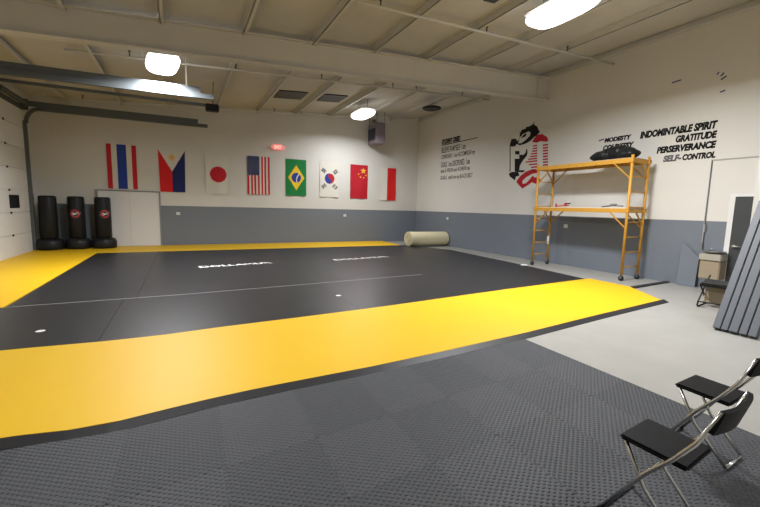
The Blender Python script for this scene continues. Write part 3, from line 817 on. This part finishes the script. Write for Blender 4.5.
# folded chair by the fountain
t = thing('camp_chair', (-2.0, -12.76, 0), 'small folding chair with black frame and tan cloth below the drinking fountain', 'chair', rz=.15)
fr = MB()
for y in (-.02, -.40):
    fr.tube([(.30, y, .52), (.12, y, .40), (-.22, y, .10), (-.25, y, .03), (-.20, y, .013), (.35, y, .013)], .013, 8)
    fr.tube([(-.15, y+.02, .40), (.05, y+.02, .26), (.30, y+.02, .02)], .013, 8)
fr.tube([(-.22, -.02, .10), (-.22, -.40, .10)], .012, 8).tube([(.35, -.02, .013), (.35, -.40, .013)], .012, 8)
fr.build('chair_frame', M_dark, t)
mb = MB().box((-.02, -.21, .42), (.34, .42, .06), Matrix.Rotation(-.15, 3, 'Y'), bev=.02); mb.build('seat', M_black, t)
mb = MB().box((.04, -.21, .20), (.03, .36, .30), Matrix.Rotation(.45, 3, 'Y'), bev=.012); mb.build('cloth_back', M_tan, t)

# grey pads leaning on the partition
lbs = ['grey pad leaning on the partition, the outermost of the row by the charcoal door', 'second grey leaning pad from the charcoal door', 'third grey leaning pad from the charcoal door',
       'fourth grey leaning pad from the charcoal door', 'last grey leaning pad, next to the dark gap']
ex = [-13.59, -13.69, -13.775, -13.885, -13.98, -14.08]
for i in range(5):
    ya, yb = ex[i], ex[i+1]
    x0 = -3.58-.004*i; tx = -2.66
    Lh = 2.02; d = Vector((tx-x0, 0, 1.80)).normalized(); nrm = Vector((-d.z, 0, d.x))
    mb = MB(); mb.box((0, 0, Lh/2), (.09, abs(yb-ya)-.014, Lh), bev=.005)
    R = Matrix((Vector((d.z, 0, -d.x)), Vector((0, 1, 0)), d)).transposed()
    for v in mb.bm.verts: v.co = R @ v.co
    zm = min(v.co.z for v in mb.bm.verts)
    o = mb.build('leaning_pad', M_foam); o.location = (x0, (ya+yb)/2, -zm+.001)
    tag(o, lbs[i], 'pad', 'grey pads leaning on the partition')
mb = MB(); mb.box((0, 0, 1.0), (.09, .16, 2.02), bev=.015)
R = Matrix((Vector((d.z, 0, -d.x)), Vector((0, 1, 0)), d)).transposed()
for v in mb.bm.verts: v.co = R @ v.co
zm = min(v.co.z for v in mb.bm.verts)
o = mb.build('leaning_pad', M_foam); o.location = (-3.58, -14.36, -zm+.001)
tag(o, 'separate grey pad leaning at the frame edge beyond the dark gap', 'pad', 'grey pads leaning on the partition')

# ------------------------------------------------------------------ folding chairs
def chair(loc, label, rz=0, W=.31, proto=[None]):
    if proto[0]:
        t = copy_tree(proto[0]); t.location = loc; t.rotation_euler = (0, 0, rz); t['label'] = label; return t
    # faces +y, origin at the middle of the footprint on the floor
    t = thing('folding_chair', loc, label, 'chair', 'black folding chairs', rz)
    h = W/2; r = .0105
    mb = MB().box((0, -.005, .435), (W, .30, .026), Matrix.Rotation(.04, 3, 'X'), bev=.011); mb.build('seat', M_seat, t)
    for s in (-1, 1):
        x = s*(h+.013)
        MB().tube([(x, .19, r), (x, .0, .33), (x, -.10, .46), (x, -.175, .58), (x, -.25, .765)], r, 10).build('long_leg', M_chrome, t)
        x2 = s*(h-.03)
        MB().tube([(x2, .12, .418), (x2, .02, .22), (x2, -.165, r+.002)], r*.9, 10).build('short_leg', M_chrome, t)
    MB().tube([(-h-.013, .19, r), (h+.013, .19, r)], r, 10).build('front_foot_bar', M_chrome, t)
    MB().tube([(-h+.03, -.165, r+.002), (h-.03, -.165, r+.002)], r*.9, 10).build('rear_foot_bar', M_chrome, t)
    MB().tube([(-h-.01, .055, .235), (h+.01, .055, .235)], r*.7, 8).build('cross_bar', M_chrome, t)
    mb = MB(); n = 10
    pts = []
    for k in range(n+1):
        u = k/n*2-1; pts.append((u*(h+.022), -.195-.028*(1-u*u)))
    for k in range(n):
        (xa, ya), (xb, yb) = pts[k], pts[k+1]
        V = []
        for (x, y) in ((xa, ya), (xb, yb)):
            V.append([mb.bm.verts.new(p) for p in ((x, y-.015, .655), (x, y-.047, .77), (x, y-.067, .765), (x, y-.035, .65))])
        A, B = V
        for q in range(4):
            f = mb.bm.faces.new((A[q], A[(q+1) % 4], B[(q+1) % 4], B[q]))
        if k == 0: mb.bm.faces.new(A)
        if k == n-1: mb.bm.faces.new(B)
    bmesh.ops.remove_doubles(mb.bm, verts=mb.bm.verts, dist=.0005)
    mb.build('backrest', M_seat, t)
    for s in (-1, 1):
        MB().tube([(s*(h+.013)-.02, .19, r), (s*(h+.013)+.02, .19, r)], r*1.25, 10).build('foot_cap', M_dark, t)
    proto[0] = t
    return t
chair((-8.085, -15.18, TT), 'black folding chair on foam tiles, the nearer of the two', .1)
chair((-7.13, -14.98, TT), 'black folding chair behind the nearer one, its back cut by the frame', .06)

# ------------------------------------------------------------------ camera, world, view
cd = bpy.data.cameras.new('camera'); cam = bpy.data.objects.new('camera', cd); COL.objects.link(cam)
yaw, pitch, roll = math.radians(27.19845), math.radians(-6.81933), math.radians(1.39223)
f = Vector((math.sin(yaw)*math.cos(pitch), math.cos(yaw)*math.cos(pitch), math.sin(pitch)))
r = Vector((math.cos(yaw), -math.sin(yaw), 0)); u = r.cross(f)
r2 = math.cos(roll)*r+math.sin(roll)*u; u2 = -math.sin(roll)*r+math.cos(roll)*u
M = Matrix((r2, u2, -f)).transposed().to_4x4(); M.translation = Vector((-10.2333, -16.1416, 1.6))
cam.matrix_world = M
cd.sensor_width = 36; cd.lens = 384.354*36/760; cd.clip_start = .05
S.camera = cam
wd = bpy.data.worlds.new('world'); S.world = wd; wd.use_nodes = True
wd.node_tree.nodes['Background'].inputs['Color'].default_value = (.02, .02, .02, 1)
vs = S.view_settings; vs.view_transform = 'Standard'; vs.look = 'None'; vs.gamma = 1; vs.use_curve_mapping = False; vs.exposure = -0.45
S.cycles.use_denoising = True
S.cycles.max_bounces = 8; S.cycles.diffuse_bounces = 5
